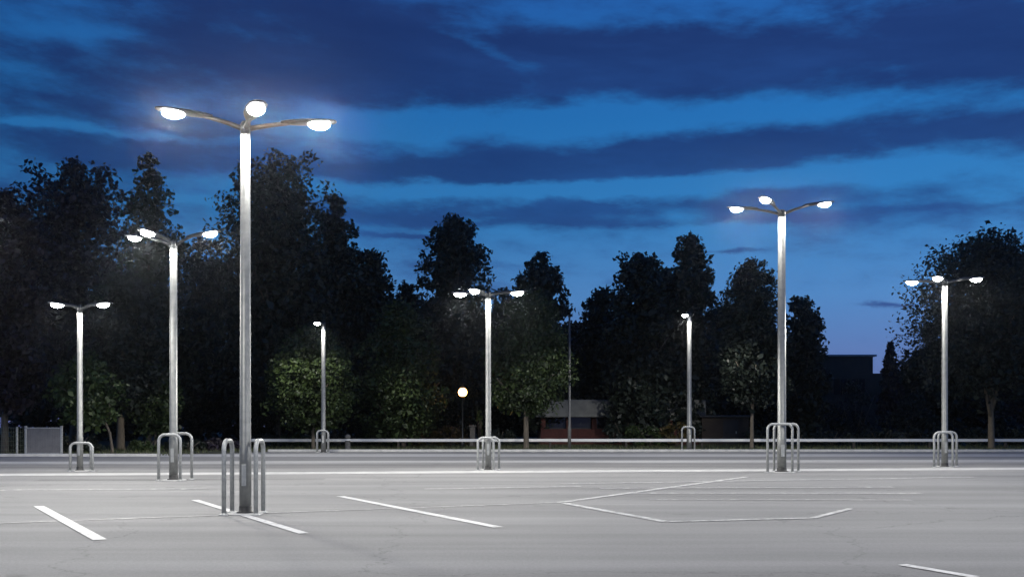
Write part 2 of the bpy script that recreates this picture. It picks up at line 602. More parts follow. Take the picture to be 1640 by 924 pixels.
def lamp_post(px, base_y, top_y, dia, heads, label, group='lamp posts lighting the parking lot', power=LAMP_W, loc=None, height=None, k=1.0):
    if loc is None:
        d = gd(base_y)
        loc = (gx(px, d), d, LOT_Z)
        height = gz(top_y, d)
    root = empty('lamp_post', loc)
    tag(root, label, 'lamp post', group)
    H = height
    r = dia / 2
    mb = MB()
    mb.lathe([(r * 1.04, .10), (r * 1.04, 1.0), (r * .98, 1.02), (r * .84, H - .02), (r * .8, H)], 24)
    mb.build('shaft', M['galv'], root, True)
    mb = MB()
    mb.lathe([(r * 1.55, 0), (r * 1.55, .03), (r * 1.12, .045), (r * 1.1, .12), (r * 1.05, .13)], 24)
    mb.build('base_collar', M['black_metal'], root, True)
    mb = MB()
    mb.lathe([(r * 3.1, .0), (r * 3.1, .013), (r * 3.0, .016), (r * 1.2, .02)], 28)
    mb.build('concrete_footing', M['concrete'], root, True)
    mb = MB()
    mb.box((0, -r * 1.02, .62), (r * .8, .012, .34), bev=.004)
    mb.build('service_door', M['galv_dull'], root)
    mb = MB()
    mb.lathe([(r * .9, H + .002), (r * .92, H + .16 * k), (r * .6, H + .2 * k), (.01, H + .22 * k)], 20)
    mb.build('top_cap', M['dark_metal'], root, True)
    for (dx, dy, dz) in heads:
        L = math.hypot(dx, dy)
        rot = Matrix.Rotation(math.atan2(dy, dx), 4, 'Z')
        mat = Matrix.Translation((0, 0, H + .09 * k)) @ rot
        mb = MB()
        x1 = max(.12, L - .5 * k)
        slope = .55 * dz / L
        ze = dz + (x1 + .06 - L) * slope
        mb.tube([(r * .5, 0, 0), (x1 * .5, 0, ze * .5), (x1 + .06, 0, ze)], [.045 * k, .038 * k, .034 * k], 10)
        a = mb.build('arm', M['dark_metal'], root, True)
        a.matrix_local = mat
        # luminaire body: a flat tapering paddle
        mb = MB()
        secs = [(-.60, .038, .036), (-.54, .055, .048), (-.42, .10, .055), (-.25, .14, .055), (0, .155, .045), (.17, .14, .036), (.25, .10, .026), (.28, .04, .012)]
        n = 16
        vs, fs = [], []
        for x, w, t in secs:
            for q in range(n):
                an = 2 * math.pi * q / n
                vs.append((L + x * k, w * k * math.cos(an), dz + x * k * slope + t * k * math.sin(an) * (1.0 if math.sin(an) > 0 else .5)))
        for i in range(len(secs) - 1):
            for q in range(n):
                q2 = (q + 1) % n
                fs.append((i * n + q, i * n + q2, (i + 1) * n + q2, (i + 1) * n + q))
        fs.append(tuple(range(n - 1, -1, -1)))
        fs.append(tuple((len(secs) - 1) * n + q for q in range(n)))
        mb.add(vs, fs)
        lum = mb.build('luminaire', M['dark_metal'], root, True)
        lum.matrix_local = mat
        mb = MB()
        mb.add(*ellipsoid_bowl(L, .18 * k, .13 * k, .095 * k))  # glowing bowl shaped to imitate the glare round the lamp
        bowl = mb.build('lamp_bowl', M['lens'], lum, True)
        bowl.location = (0, 0, dz - .02 * k)
        li = bpy.data.lights.new('lamp_light', 'AREA')
        li.shape = 'ELLIPSE'
        li.size = .32 * k
        li.size_y = .22 * k
        li.energy = power
        batwing(li)
        li.color = (1, .965, .875)
        lo = bpy.data.objects.new('lamp_light', li)
        COL.objects.link(lo)
        lo.parent = lum
        lo.location = (L, 0, dz - .122 * k)
    return root


POLES = {}
def lp(key, px, by, ty, dia, heads_px, label, **kw):
    """heads: photo offsets from the post, and whether the arm points towards (-) or away (+), with its reach"""
    d = gd(by)
    H = gz(ty, d)
    hs = []
    for hx, hy, dy in heads_px:
        dd = d + dy
        x = gx(hx, dd) - gx(px, d)
        z = gz(hy, dd) - H - .09 - (-.06)
        hs.append((x, dy, z))
    POLES[key] = (gx(px, d), d)
    return lamp_post(px, by, ty, dia, hs, label, **kw)


lp('a', 393, 823, 216, .18, [(278, 185, -.15), (410, 179, -.75), (511, 203, .25)], 'biggest lamp post in front with three lit heads between two narrow edge-on hoops')
lp('b', 278, 769, 399, .20, [(216, 383, .35), (237, 376, -.6), (336, 377, -.1)], 'lamp post just behind the biggest one, its heads glaring before the dark conifer')
lp('c', 128, 754, 501, .17, [(92, 490, -.3), (165, 490, -.2)], 'shorter two-headed lamp post standing beside the grey gate', power=74)
lp('d', 518, 725, 523, .21, [(508, 519, -.8)], 'slim lamp post with one head in front of the low green tree', power=120)
lp('e', 782, 753, 478, .175, [(737, 473, .25), (760, 468, -.7), (828, 471, .1)], 'three-headed lamp post right of the warm globe lantern', power=70)
lp('f', 1104, 723, 507, .24, [(1097, 506, -.8)], 'lamp post with one head and one wide hoop before the brown building wall', power=120)
lp('g', 1252, 756, 348, .25, [(1180, 337, .3), (1226, 323, -.9), (1320, 329, .05)], 'tall three-headed lamp post standing against open sky, slim tree behind it', power=62)
lp('h', 1513, 748, 458, .19, [(1461, 454, .25), (1502, 448, -.7), (1563, 449, .1)], 'three-headed lamp post in front of the big round tree with forked trunk', power=70)
# post at the left edge, then unseen posts added to light the foreground
lamp_post(0, 0, 0, .17, [(1.12, -.1, .1), (-1.1, .1, .1), (.1, -1.0, .1)], 'lamp post past the left edge, only one glaring head in view', loc=(-11.72, 20.3, LOT_Z), height=5.35, power=35)
for i, (x, y) in enumerate([(-8.0, 6.0), (9.0, 6.0), (13.2, 16.0)]):
    o = lamp_post(0, 0, 0, .18, [(1.1, .1, .1), (-1.1, -.1, .1), (.1, -1.0, .1)], ['lamp post beside the camera on the left, out of view', 'lamp post beside the camera on the right, out of view', 'lamp post past the right edge beyond the polygon marking, out of view'][i], loc=(x, y, LOT_Z), height=6.2, power=LAMP_W)


# ------------------------------------------------------------------ guard hoops
def hoop_mesh(w, h, r=.036):
    mb = MB()
    rad = min(.16, w * .32)
    path = [(-w / 2, 0, 0), (-w / 2, 0, h - rad - r)]
    for i in range(1, 8):
        a = math.pi - i / 8 * math.pi / 2
        path.append((-w / 2 + rad + rad * math.cos(a), 0, h - rad - r + rad * math.sin(a)))
    path.append((-w / 2 + rad, 0, h - r))
    path.append((w / 2 - rad, 0, h - r))
    for i in range(1, 8):
        a = math.pi / 2 - i / 8 * math.pi / 2
        path.append((w / 2 - rad + rad * math.cos(a), 0, h - rad - r + rad * math.sin(a)))
    path += [(w / 2, 0, h - rad - r), (w / 2, 0, 0)]
    mb.tube(path, r, 12)
    return mb


def hoop(x, y, yaw, w, h, label):
    root = empty('guard_hoop', (x, y, LOT_Z), yaw)
    tag(root, label, 'guard hoop', 'steel guard hoops around the lamp posts')
    hoop_mesh(w, h).build('bent_tube', M['galv_dull'], root, True)
    for s in (-1, 1):
        mb = MB()
        mb.lathe([(.085, 0), (.085, .012), (.05, .02), (.046, .035)], 14, (s * w / 2, 0, .001))
        mb.build('foot_flange', M['galv_dull'], root, True)


def hoops(key, specs):
    x, y = POLES[key]
    for (ox, oy, yaw, w, h, lab) in specs:
        ox += x * oy / y
        hoop(x + ox, y + oy, R(yaw), w, h, lab)


hoops('a', [(-.275, -.02, 90, .46, 1.2, 'edge-on steel hoop left of the biggest lamp post'),
            (.225, -.02, 90, .46, 1.2, 'edge-on steel hoop right of the biggest lamp post')])
hoops('b', [(-.10, -.25, 0, .53, 1.17, 'front left hoop at the lamp post just behind the biggest one'),
            (.19, .25, 0, .53, 1.19, 'rear right hoop at the lamp post just behind the biggest one')])
hoops('c', [(.04, -.3, 0, .65, .86, 'low hoop in front of the two-headed lamp post by the gate'),
            (.02, .3, 0, .6, .85, 'low hoop behind the two-headed lamp post by the gate')])
hoops('d', [(-.05, -.3, 0, .5, 1.05, 'front hoop at the one-headed lamp post by the low green tree'),
            (-.02, .3, 0, .5, 1.03, 'rear hoop at the one-headed lamp post by the low green tree')])
hoops('e', [(-.075, -.3, 0, .46, 1.0, 'front hoop at the lamp post right of the warm lantern'),
            (.085, .3, 0, .48, 1.0, 'rear hoop at the lamp post right of the warm lantern')])
hoops('f', [(-.05, -.3, 0, .6, 1.2, 'front hoop at the one-headed lamp post by the brown wall'),
            (-.05, .3, 0, .58, 1.18, 'rear hoop at the one-headed lamp post by the brown wall')])
hoops('g', [(-.05, -.3, 0, .7, 1.41, 'tall front hoop at the lamp post against open sky'),
            (.13, .3, 0, .7, 1.41, 'tall rear hoop at the lamp post against open sky')])
hoops('h', [(-.04, -.3, 0, .58, 1.14, 'front hoop at the lamp post before the big round tree'),
            (.09, .3, 0, .58, 1.14, 'rear hoop at the lamp post before the big round tree')])

# ------------------------------------------------------------------ long knee rail
rail_y = 52.0
rr = empty('knee_rail', (gx(385, rail_y), rail_y, 0))
tag(rr, 'long low white rail running behind the whole far edge of the lot', 'rail')
rx1 = 42.0 - rr.location.x
mb = MB()
mb.box((rx1 / 2, 0, .43), (rx1, .06, .15), bev=.015)
mb.build('rail_beam', M['rail_white'], rr)
n = 15
for i in range(n):
    mb = MB()
    mb.box((.3 + i * (rx1 - .6) / (n - 1), .11, .2), (.12, .12, .46), bev=.012)
    mb.build('post', M['post_wood'], rr)

# ------------------------------------------------------------------ gate and mesh fence on the left
gyy = 41.6
g = empty('sheet_gate', (gx(70, gyy), gyy, 0))
tag(g, 'closed grey sheet metal gate between two pale posts', 'gate')
gw = 57 * gyy / F
gh = gz(684, gyy)
mb = MB()
mb.box((0, 0, gh / 2 + .02), (gw - .1, .03, gh - .12), bev=.006)
for i in range(-6, 7):
    mb.box((i * gw / 14.5, -.021, gh / 2 + .02), (.03, .012, gh - .16))
mb.build('panel', M['gate_grey'], g)
for s in (-1, 1):
    mb = MB()
    mb.box((s * gw / 2, 0, gh / 2 + .03), (.09, .09, gh + .06), bev=.012)
    mb.build('post', M['galv_dull'], g)
mb = MB()
mb.box((0, -.03, gh - .03), (gw - .1, .05, .05), bev=.008)
mb.box((0, -.03, .1), (gw - .1, .05, .05), bev=.008)
mb.build('frame_bar', M['galv_dull'], g)
fx1 = g.location.x - gw / 2 - .12
fn = empty('mesh_fence', (fx1, gyy, 0))
tag(fn, 'green wire mesh fence left of the grey gate', 'fence')
fl = 9.0
mb = MB()
for i in range(int(fl / .1)):
    mb.tube([(-i * .1, 0, .05), (-i * .1, 0, gh)], .004, 4)
for i in range(7):
    z = .06 + i * (gh - .08) / 6
    mb.tube([(0, .006, z), (-fl, .006, z)], .006, 4)
mb.build('wire_panel', M['wire'], fn)
for i in range(6):
    mb = MB()
    mb.box((-.28 - i * 1.7, .06, gh / 2), (.07, .07, gh + .04), bev=.01)
    mb.build('post', M['galv_dull'] if i == 0 else M['wire'], fn)

# ------------------------------------------------------------------ stone bollard, unlit pole, globe lantern, sign pillar
bx = empty('bollard', (gx(557, 49), 49, 0))
tag(bx, 'small stone bollard in front of the white rail near the one-headed lamp post', 'bollard')
mb = MB()
mb.lathe([(.16, 0), (.16, .08), (.13, .1), (.12, .6), (.14, .62), (.14, .68), (.1, .76), (.02, .79)], 16)
mb.build('stone_shaft', M['stone'], bx, True)
mb = MB()
mb.lathe([(.129, .48), (.131, .49), (.131, .54), (.128, .55)], 16)
mb.build('reflector_band', M['rail_white'], bx, True)

pl = empty('unlit_pole', (gx(912, 50), 50, 0))
tag(pl, 'thin dark grey unlit pole rising before the dark trees', 'pole')
ph = gz(508, 50)
mb = MB()
mb.lathe([(.085, 0), (.085, 1.1), (.07, 1.14), (.05, ph)], 14)
mb.build('shaft', M['grey_pole'], pl, True)
mb = MB()
mb.lathe([(.065, ph), (.065, ph + .04), (.02, ph + .09)], 14)
mb.build('cap', M['dark_metal'], pl, True)

gy = 53.6
gl = empty('globe_lantern', (gx(741, gy), gy, 0))
tag(gl, 'warm glowing globe lantern on a short post among the bushes', 'lantern')
gz0 = gz(628, gy)
mb = MB()
mb.lathe([(.1, 0), (.09, .3), (.05, .4), (.04, gz0 - .25), (.09, gz0 - .23), (.11, gz0 - .2)], 14)
mb.build('post', M['dark_metal'], gl, True)
mb = MB()
mb.lathe([(max(.01, .24 * math.sin(math.pi * i / 14)), gz0 - .24 * math.cos(math.pi * i / 14)) for i in range(15)], 22)
mb.build('globe', M['globe'], gl, True)
mb = MB()
mb.lathe([(.12, gz0 + .225), (.1, gz0 + .26), (.02, gz0 + .31)], 14)
mb.build('cap', M['dark_metal'], gl, True)

sg = empty('stone_pillar', (gx(757, 55), 55, 0))
tag(sg, 'pale weathered stone pillar right below the warm lantern', 'pillar')
mb = MB()
mb.box((0, 0, .55), (.3, .3, 1.1), bev=.03)
mb.build('shaft', M['stone'], sg)
mb = MB()
mb.box((0, 0, 1.15), (.4, .4, .1), bev=.03)
mb.build('cap', M['stone'], sg)

# ------------------------------------------------------------------ buildings
by = 60.0
lb = empty('low_building', (gx(985, by), by, 0))
tag(lb, 'low red brick building with pale roof fascia behind the rail', 'building')
bw = gx(1120, by) - gx(866, by)
bcx = (gx(1120, by) + gx(866, by)) / 2 - lb.location.x
ftop, fbot = gz(640, by), gz(668, by)
mb = MB()
mb.box((bcx, 4, .475), (bw, 8, .95))
for i in range(7):
    mb.box((bcx - bw / 2 + .15 + i * (bw - .3) / 6, .2, 0.95 + (fbot - 0.95) / 2), (.28, .4, fbot - 0.95 - .002))
mb.box((bcx, 4.3, 0.95 + (fbot - 0.95) / 2), (bw - .1, 7.3, fbot - 0.954))
mb.build('wall', M['brick'], lb)
for i in range(6):
    w_ = (bw - .3) / 6 - .30
    x_ = bcx - bw / 2 + .15 + (i + .5) * (bw - .3) / 6
    mb = MB()
    mb.box((x_, .62, 0.95 + (fbot - 0.95) / 2), (w_, .03, fbot - 0.97))
    wo = mb.build('window', M['glass'], lb)
    mb = MB()
    mb.box((x_, .57, 0.97), (w_, .05, .04))
    mb.box((x_, .57, 0.95 + (fbot - 0.95) / 2), (.05, .05, fbot - 1.5))
    mb.build('frame', M['dark_metal'], wo)
mb = MB()
mb.box((bcx, 3.8, (ftop + fbot) / 2), (bw + .6, 8.8, ftop - fbot), bev=.04)
mb.build('roof_fascia', M['fascia'], lb)

b2 = empty('brown_brick_shed', (gx(1162, 59), 59, 0))
tag(b2, 'small brown brick shed behind the rail beside the slim tree', 'shed')
sh, sw = gz(668, 59), 75 * 59 / F
mb = MB()
mb.box((0, 2, sh / 2), (sw, 4, sh))
mb.build('wall', M['brick_brown'], b2)
mb = MB()
mb.box((0, 2, sh + .062), (sw + .4, 4.4, .12), bev=.02)
mb.build('roof', M['dark_metal'], b2)
mb = MB()
mb.box((.3, -.012, .75), (.9, .03, 1.45))
dr = mb.build('door', M['wall_dark'], b2)
mb = MB()
mb.box((.62, -.04, .75), (.04, .03, .14))
mb.build('handle', M['galv_dull'], dr)

bd = 82.0
fb = empty('flat_roof_building', (gx(1345, bd), bd, 0))
tag(fb, 'dark flat-roofed building far behind the trees with pale roof edge', 'building')
x0, x1 = gx(1262, bd) - fb.location.x, gx(1398, bd) - fb.location.x
hh = gz(571, bd)
mb = MB()
mb.box(((x0 + x1) / 2, 6, hh / 2), (x1 - x0, 12, hh))
mb.build('wall', M['wall_dark'], fb)
mb = MB()
mb.box(((x0 + x1) / 2, 6, hh + .082), (x1 - x0 + .5, 12.5, .16), bev=.03)
mb.build('roof', M['roof'], fb)
x2 = gx(1520, bd) - fb.location.x
h2 = gz(596, bd)
mb = MB()
mb.box(((x1 + x2) / 2 + .01, 7, h2 / 2), (x2 - x1, 10, h2))
mb.build('side_wing', M['wall_dark'], fb)
for s in range(2):
    for i in range(4):
        mb = MB()
        xx = x0 + 1.0 + i * (x1 - x0 - 1.0) / 4
        mb.box((xx + .3, -.012, 1.6 + s * 2.6), (1.1, .03, 1.3))
        wo = mb.build('window', M['glass'], fb)
        mb = MB()
        for dx in (-.58, 0, .58):
            mb.box((xx + .3 + dx, -.03, 1.6 + s * 2.6), (.06, .05, 1.36))
        mb.box((xx + .3, -.03, .93 + s * 2.6), (1.1, .055, .06))
        mb.build('frame', M['dark_metal'], wo)


# ------------------------------------------------------------------ trees
def leaf_cloud(name, centers, radii, counts, size, mat, parent, rng, outward=.55, aspect=.62, squash=.85, core=None):
    """many small leaf-shaped faces spread through overlapping clumps"""
    cs = np.repeat(np.asarray(centers, float), counts, axis=0)
    rs = np.repeat(np.asarray(radii, float), counts)
    N = len(cs)
    grow = np.ones(N)
    if core:
        # the dense inside of the crown: larger sprays of leaves round the limbs
        w3 = np.array([c[2] for c in core]) ** 1.6
        k3 = np.maximum(6, w3 / w3.sum() * N * .3).astype(int)
        for (cx_, cz_, cr_), k_ in zip(core, k3):
            cs = np.vstack([cs, np.repeat([[cx_, 0, cz_]], k_, axis=0)])
            rs = np.concatenate([rs, np.full(k_, cr_)])
            grow = np.concatenate([grow, np.full(k_, 1.75)])
        N = len(cs)
    d = rng.normal(size=(N, 3))
    d /= np.linalg.norm(d, axis=1, keepdims=True)
    rad = rng.random(N) ** .45 * (1 + .18 * rng.normal(size=N))
    p = cs + d * (rs * rad)[:, None] * np.array([1, 1, squash])
    nrm = rng.normal(size=(N, 3)) + d * outward + np.array([0, 0, .35])
    nrm /= np.linalg.norm(nrm, axis=1, keepdims=True)
    t = rng.normal(size=(N, 3))
    t -= nrm * np.sum(t * nrm, axis=1, keepdims=True)
    t /= np.linalg.norm(t, axis=1, keepdims=True) + 1e-9
    b = np.cross(nrm, t)
    s = size * (grow * (.6 + .8 * rng.random(N)))[:, None]
    t, b = t * s, b * s * aspect
    bend = nrm * s * .18
    v = np.stack([p - t * .5, p - t * .05 + b * .5 + bend, p + t * .55, p - t * .05 - b * .5 + bend], axis=1).reshape(-1, 3)
    me = bpy.data.meshes.new(name)
    me.vertices.add(4 * N)
    me.vertices.foreach_set('co', v.astype(np.float32).ravel())
    me.loops.add(4 * N)
    me.loops.foreach_set('vertex_index', np.arange(4 * N, dtype=np.int32))
    me.polygons.add(N)
    me.polygons.foreach_set('loop_start', np.arange(0, 4 * N, 4, dtype=np.int32))
    me.update(calc_edges=True)
    me.materials.append(mat)
    o = bpy.data.objects.new(name, me)
    COL.objects.link(o)
    if parent: o.parent = parent
    return o


def profile(kind, u):
    """relative half width of the crown at height fraction u"""
    foot = min(1, .55 + u * 3)
    if kind == 'cone':
        return max(.01, 1.0 - u) ** .62 * foot
    if kind == 'oval':
        return max(.05, 1 - abs(2 * u - 1) ** 4) ** .5
    p = {'broad': 12, 'dome': 7, 'peak': 4.2, 'taper': 2.4, 'round': 5, 'low': 2.8}[kind]
    return max(.04, 1 - u ** p) ** .6 * foot


def tree(px, top_y, half_px, bot_y, d, kind, leaf, label, n_leaf=7000, size=.27, trunk=.16, seed=0, bark='bark', lobes=26, fork=False, name=None, group='trees beyond the parking lot', trunk_px=None, ragged=1.0, edge=1.0):
    rng = np.random.default_rng(seed + 100)
    sc = d / F
    x = gx(px, d)
    bx_ = gx(trunk_px, d) if trunk_px is not None else x
    z1, z0 = gz(top_y, d), max(.25, gz(bot_y, d))
    hw = half_px * sc * 1.07
    root = empty(name or {'cone': 'conifer_tree'}.get(kind, 'leafy_tree'), (bx_, d, 0))
    tag(root, label, 'tree', group)
    ox = x - bx_
    H = z1 - z0
    cen, rad, cnt = [], [], []
    for i in range(lobes):
        u = (i + .5 + rng.uniform(-.4, .4)) / lobes
        w = profile(kind, u) * hw
        rr_ = np.clip(hw * rng.uniform(.26, .42) * (0.55 + .45 * w / hw), .3, 2.2)
        if kind == 'cone':
            rr_ = hw * rng.uniform(.2, .3) * (.22 + .78 * w / hw)
        for q in range(3):
            a = rng.uniform(0, 2 * math.pi)
            ro = max(0, w - rr_ * .8) * rng.uniform(.35, 1) ** .4
            cen.append((ox + math.cos(a) * ro, math.sin(a) * ro * .9, z0 + H * u * (1 - .3 * rr_ / H) + rng.uniform(-.15, .15)))
            rad.append(rr_)
    # protruding sprigs make the outline uneven
    for i in range(int(lobes * 2.6 * ragged)):
        u = rng.uniform(.02, 1.0) ** .8
        w = profile(kind, min(u, .96)) * hw
        a = rng.uniform(0, 2 * math.pi)
        cen.append((ox + math.cos(a) * w * rng.uniform(.8, 1.02), math.sin(a) * w * .95, z0 + H * u * .985))
        rad.append((hw * rng.uniform(.07, .17) + .1) * (.2 + .5 * w / hw if kind == 'cone' else 1))
    # leader sprigs at the top
    for i in range(4):
        q = .03 if kind == 'cone' else .12
        cen.append((ox + rng.normal() * hw * q, rng.normal() * hw * q, z1 - i / 3 * (.05 if kind == 'cone' else .03) * H - .1))
        rad.append((.03 if kind == 'cone' else .07) * hw + .12)
    rad = np.array(rad)
    wgt = rad ** 2
    cnt = np.maximum(8, (wgt / wgt.sum() * n_leaf)).astype(int)
    leaf_cloud('crown', cen, rad, cnt, size, M[leaf], root, rng, core=[(ox, H * (.08 + .8 * i / 11) + z0, max(.2, .62 * profile(kind, .08 + .84 * i / 11) * hw)) for i in range(12)])
    # trunk and limbs
    mb = MB()
    lean = rng.uniform(-.04, .04)
    top = z0 + H * (.9 if kind == 'cone' else .62)
    path = [(0, 0, -.05), (lean * .3, 0, .15), (lean + ox * .1, .02, z0 * .6), (lean * 2 + ox * .4, -.03, z0 + .1 * H), (ox * .8 - lean, .05, z0 + .35 * H), (ox, 0, top)]
    mb.tube(path, [trunk * 1.45, trunk * 1.1, trunk * .92, trunk * .8, trunk * .5, trunk * .12], 10)
    nl = 9
    for i in range(nl):
        u = rng.uniform(.02, .55)
        a = 2 * math.pi * i / nl + rng.uniform(-.3, .3)
        zb = z0 + (u - .06) * H
        reach = profile(kind, min(.95, u + .2)) * hw * rng.uniform(.55, .85)
        f = max(0, min(1, (u + .1) / .5))
        sx = ox * (.3 + .6 * f)
        mid = (sx + math.cos(a) * reach * .45, math.sin(a) * reach * .45, zb + H * .10)
        end = (ox + math.cos(a) * reach, math.sin(a) * reach, zb + H * .24)
        mb.tube([(sx, 0, zb), mid, end], [trunk * .42, trunk * .28, .02], 7)
    if fork:
        for s_, zz in ((1, .55), (-1, .42)):
            mb.tube([(0, 0, z0 * zz), (s_ * .28, -.1, z0 * (zz + .3)), (s_ * .6, -.15, z0 + .14 * H), (s_ * 1.3, -.2, z0 + .4 * H)],
                    [trunk * .75, trunk * .6, trunk * .5, .04], 9)
    mb.build('trunk', M[bark], root, True)
    return root


T = tree
# left side
T(8, 308, 58, 660, 45, 'dome', 'leaf_red', 'reddish tree at the left edge behind the mesh fence', 8000, .25, seed=1)
T(116, 262, 92, 640, 56, 'broad', 'leaf_purple', 'broad purple-leaved tree left of the pointed conifer', 11000, .27, seed=2, lobes=34)
T(238, 244, 112, 660, 60, 'cone', 'needle', 'pointed dark conifer behind the second lamp post', 9000, .27, seed=3, lobes=30)
T(445, 248, 108, 670, 58, 'dome', 'leaf_dark', 'tallest big dark tree directly behind the biggest lamp post', 14000, .28, seed=4, lobes=40)
T(535, 318, 44, 670, 63, 'dome', 'leaf_dark', 'tree forming the right shoulder of the tallest dark tree', 8000, .28, seed=5)
T(592, 402, 58, 690, 61, 'round', 'leaf_dark', 'rounded dark tree between the tallest tree and the oval tree', 8000, .28, seed=6)
T(654, 452, 30, 690, 67, 'round', 'leaf_dark', 'small dark tree in the gap left of the oval tree', 4000, .28, seed=7)
T(728, 345, 60, 690, 64, 'broad', 'leaf_dark', 'tall oval-crowned tree standing alone against the sky above the lantern', 9500, .28, seed=8, lobes=30)
T(868, 408, 48, 690, 61, 'dome', 'leaf_dark', 'ragged tree behind the thin unlit pole', 7500, .28, seed=9)
T(810, 462, 40, 690, 68, 'round', 'leaf_dark', 'shorter dark tree right beside the oval tree', 5000, .28, seed=10)
T(1025, 408, 62, 700, 58, 'dome', 'leaf_dark', 'broad dark tree left of the taller peaked tree', 9000, .27, seed=11)
T(962, 466, 48, 700, 63, 'round', 'leaf_dark', 'lower dark tree right of the thin unlit pole', 6000, .28, seed=12)
T(1104, 377, 44, 700, 60, 'dome', 'leaf_dark', 'taller peaked tree above the one-headed lamp post by the brown wall', 8000, .27, seed=13)
T(1068, 432, 44, 700, 62, 'round', 'leaf_dark', 'dark tree filling the dip left of the taller peaked tree', 6000, .27, seed=26)
T(1204, 418, 54, 648, 51, 'peak', 'leaf_dark', 'slim front tree with bare thin trunk left of the lamp post against the sky', 11000, .175, trunk=.10, seed=14)
T(1286, 476, 40, 690, 58, 'peak', 'leaf_dark', 'narrow open tree just right of the lamp post against the sky', 4500, .26, seed=15)
T(1585, 381, 140, 606, 51, 'peak', 'leaf_dark', 'big round tree with pale forked trunk at the right', 24000, .185, trunk=.15, seed=16, lobes=44, fork=True, bark='bark_pale', trunk_px=1588)
T(1668, 392, 70, 690, 60, 'round', 'leaf_purple', 'purplish tree cut by the right edge behind the round tree', 7000, .27, seed=17)
T(1426, 548, 26, 690, 68, 'cone', 'leaf_purple', 'small pointed tree beside the far flat roof', 2600, .26, seed=18)
# nearer, lower crowns
T(502, 528, 68, 676, 50.8, 'peak', 'leaf_green', 'low bright green tree lit by the one-headed lamp post', 10000, .17, trunk=.09, seed=19, lobes=15, ragged=2.2)
T(640, 486, 78, 694, 54, 'low', 'leaf_green', 'low-branched green tree left of the warm lantern', 15000, .18, trunk=.13, seed=20, trunk_px=646)
T(846, 470, 66, 655, 50.3, 'round', 'leaf_green', 'green tree with bare trunk standing before the white rail', 13000, .17, trunk=.13, seed=21, trunk_px=843)
T(138, 572, 60, 672, 44.5, 'low', 'leaf_bright', 'small pale-lit tree with slender trunk behind the two-headed lamp post', 3200, .2, trunk=.06, seed=22, trunk_px=180, lobes=16)
T(196, 440, 70, 655, 50, 'round', 'leaf_dark', 'dark tree with thick pale trunk behind the small lit tree', 6000, .24, trunk=.2, seed=23, bark='bark_pale', trunk_px=193)
T(248, 585, 44, 690, 51, 'low', 'leaf_green', 'low bushy tree behind the post just behind the biggest one', 3500, .2, trunk=.07, seed=24, lobes=16)
# dark second row
back = [(60, 400, 85, 68, 'left of the purple-leaved tree'), (190, 420, 85, 72, 'between the purple-leaved tree and the conifer'), (322, 385, 70, 70, 'between the conifer and the tallest tree'),
        (395, 440, 80, 74, 'under the left flank of the tallest tree'), (480, 440, 80, 74, 'under the right flank of the tallest tree'), (575, 470, 70, 76, 'behind the rounded dark tree'),
        (690, 480, 70, 76, 'behind the foot of the oval tree'), (780, 500, 60, 76, 'behind the three-headed post by the lantern'), (915, 520, 55, 76, 'behind the thin unlit pole'),
        (1000, 500, 70, 76, 'behind the low building roof'), (1080, 480, 70, 74, 'behind the peaked tree'), (1160, 490, 56, 72, 'behind the brown shed'), (1240, 525, 50, 70, 'behind the lamp post against the sky'),
        (1490, 560, 60, 70, 'left behind the big round tree'), (1560, 480, 90, 72, 'right behind the big round tree')]
for i, (px, ty, hw, d, where) in enumerate(back):
    T(px, ty, hw, 705, d, 'round', 'leaf_dark', 'dark second-row tree ' + where, 5200, .34, seed=40 + i, lobes=20, name='leafy_tree')


def shrub(px, top_y, half_px, d, leaf, label, n=1600, size=.17, seed=0, group='shrubs behind the far edge of the lot'):
    rng = np.random.default_rng(seed + 900)
    hw = half_px * d / F
    h = gz(top_y, d)
    root = empty('shrub', (gx(px, d), d, 0))
    tag(root, label, 'shrub', group)
    cen, rad = [], []
    for i in range(13):
        a = rng.uniform(0, 2 * math.pi)
        ro = hw * math.sqrt(rng.random()) * .85
        rr_ = rng.uniform(.2, .34) * min(hw, h * 1.3)
        cen.append((math.cos(a) * ro, math.sin(a) * ro * .6, max(rr_ * .4, (h - rr_) * rng.uniform(.15, 1) * (1 - .35 * (ro / hw) ** 2))))
        rad.append(rr_)
    cnt = np.full(len(cen), n // len(cen))
    leaf_cloud('foliage', cen, rad, cnt, size, M[leaf], root, rng)
    mb = MB()
    for i in range(5):
        a = 2 * math.pi * i / 5
        mb.tube([(.05 * math.cos(a), .05 * math.sin(a), -.02), (hw * .3 * math.cos(a), hw * .2 * math.sin(a), h * .4), (hw * .55 * math.cos(a), hw * .35 * math.sin(a), h * .75)], [.03, .02, .008], 6)
    mb.build('stem', M['bark'], root, True)


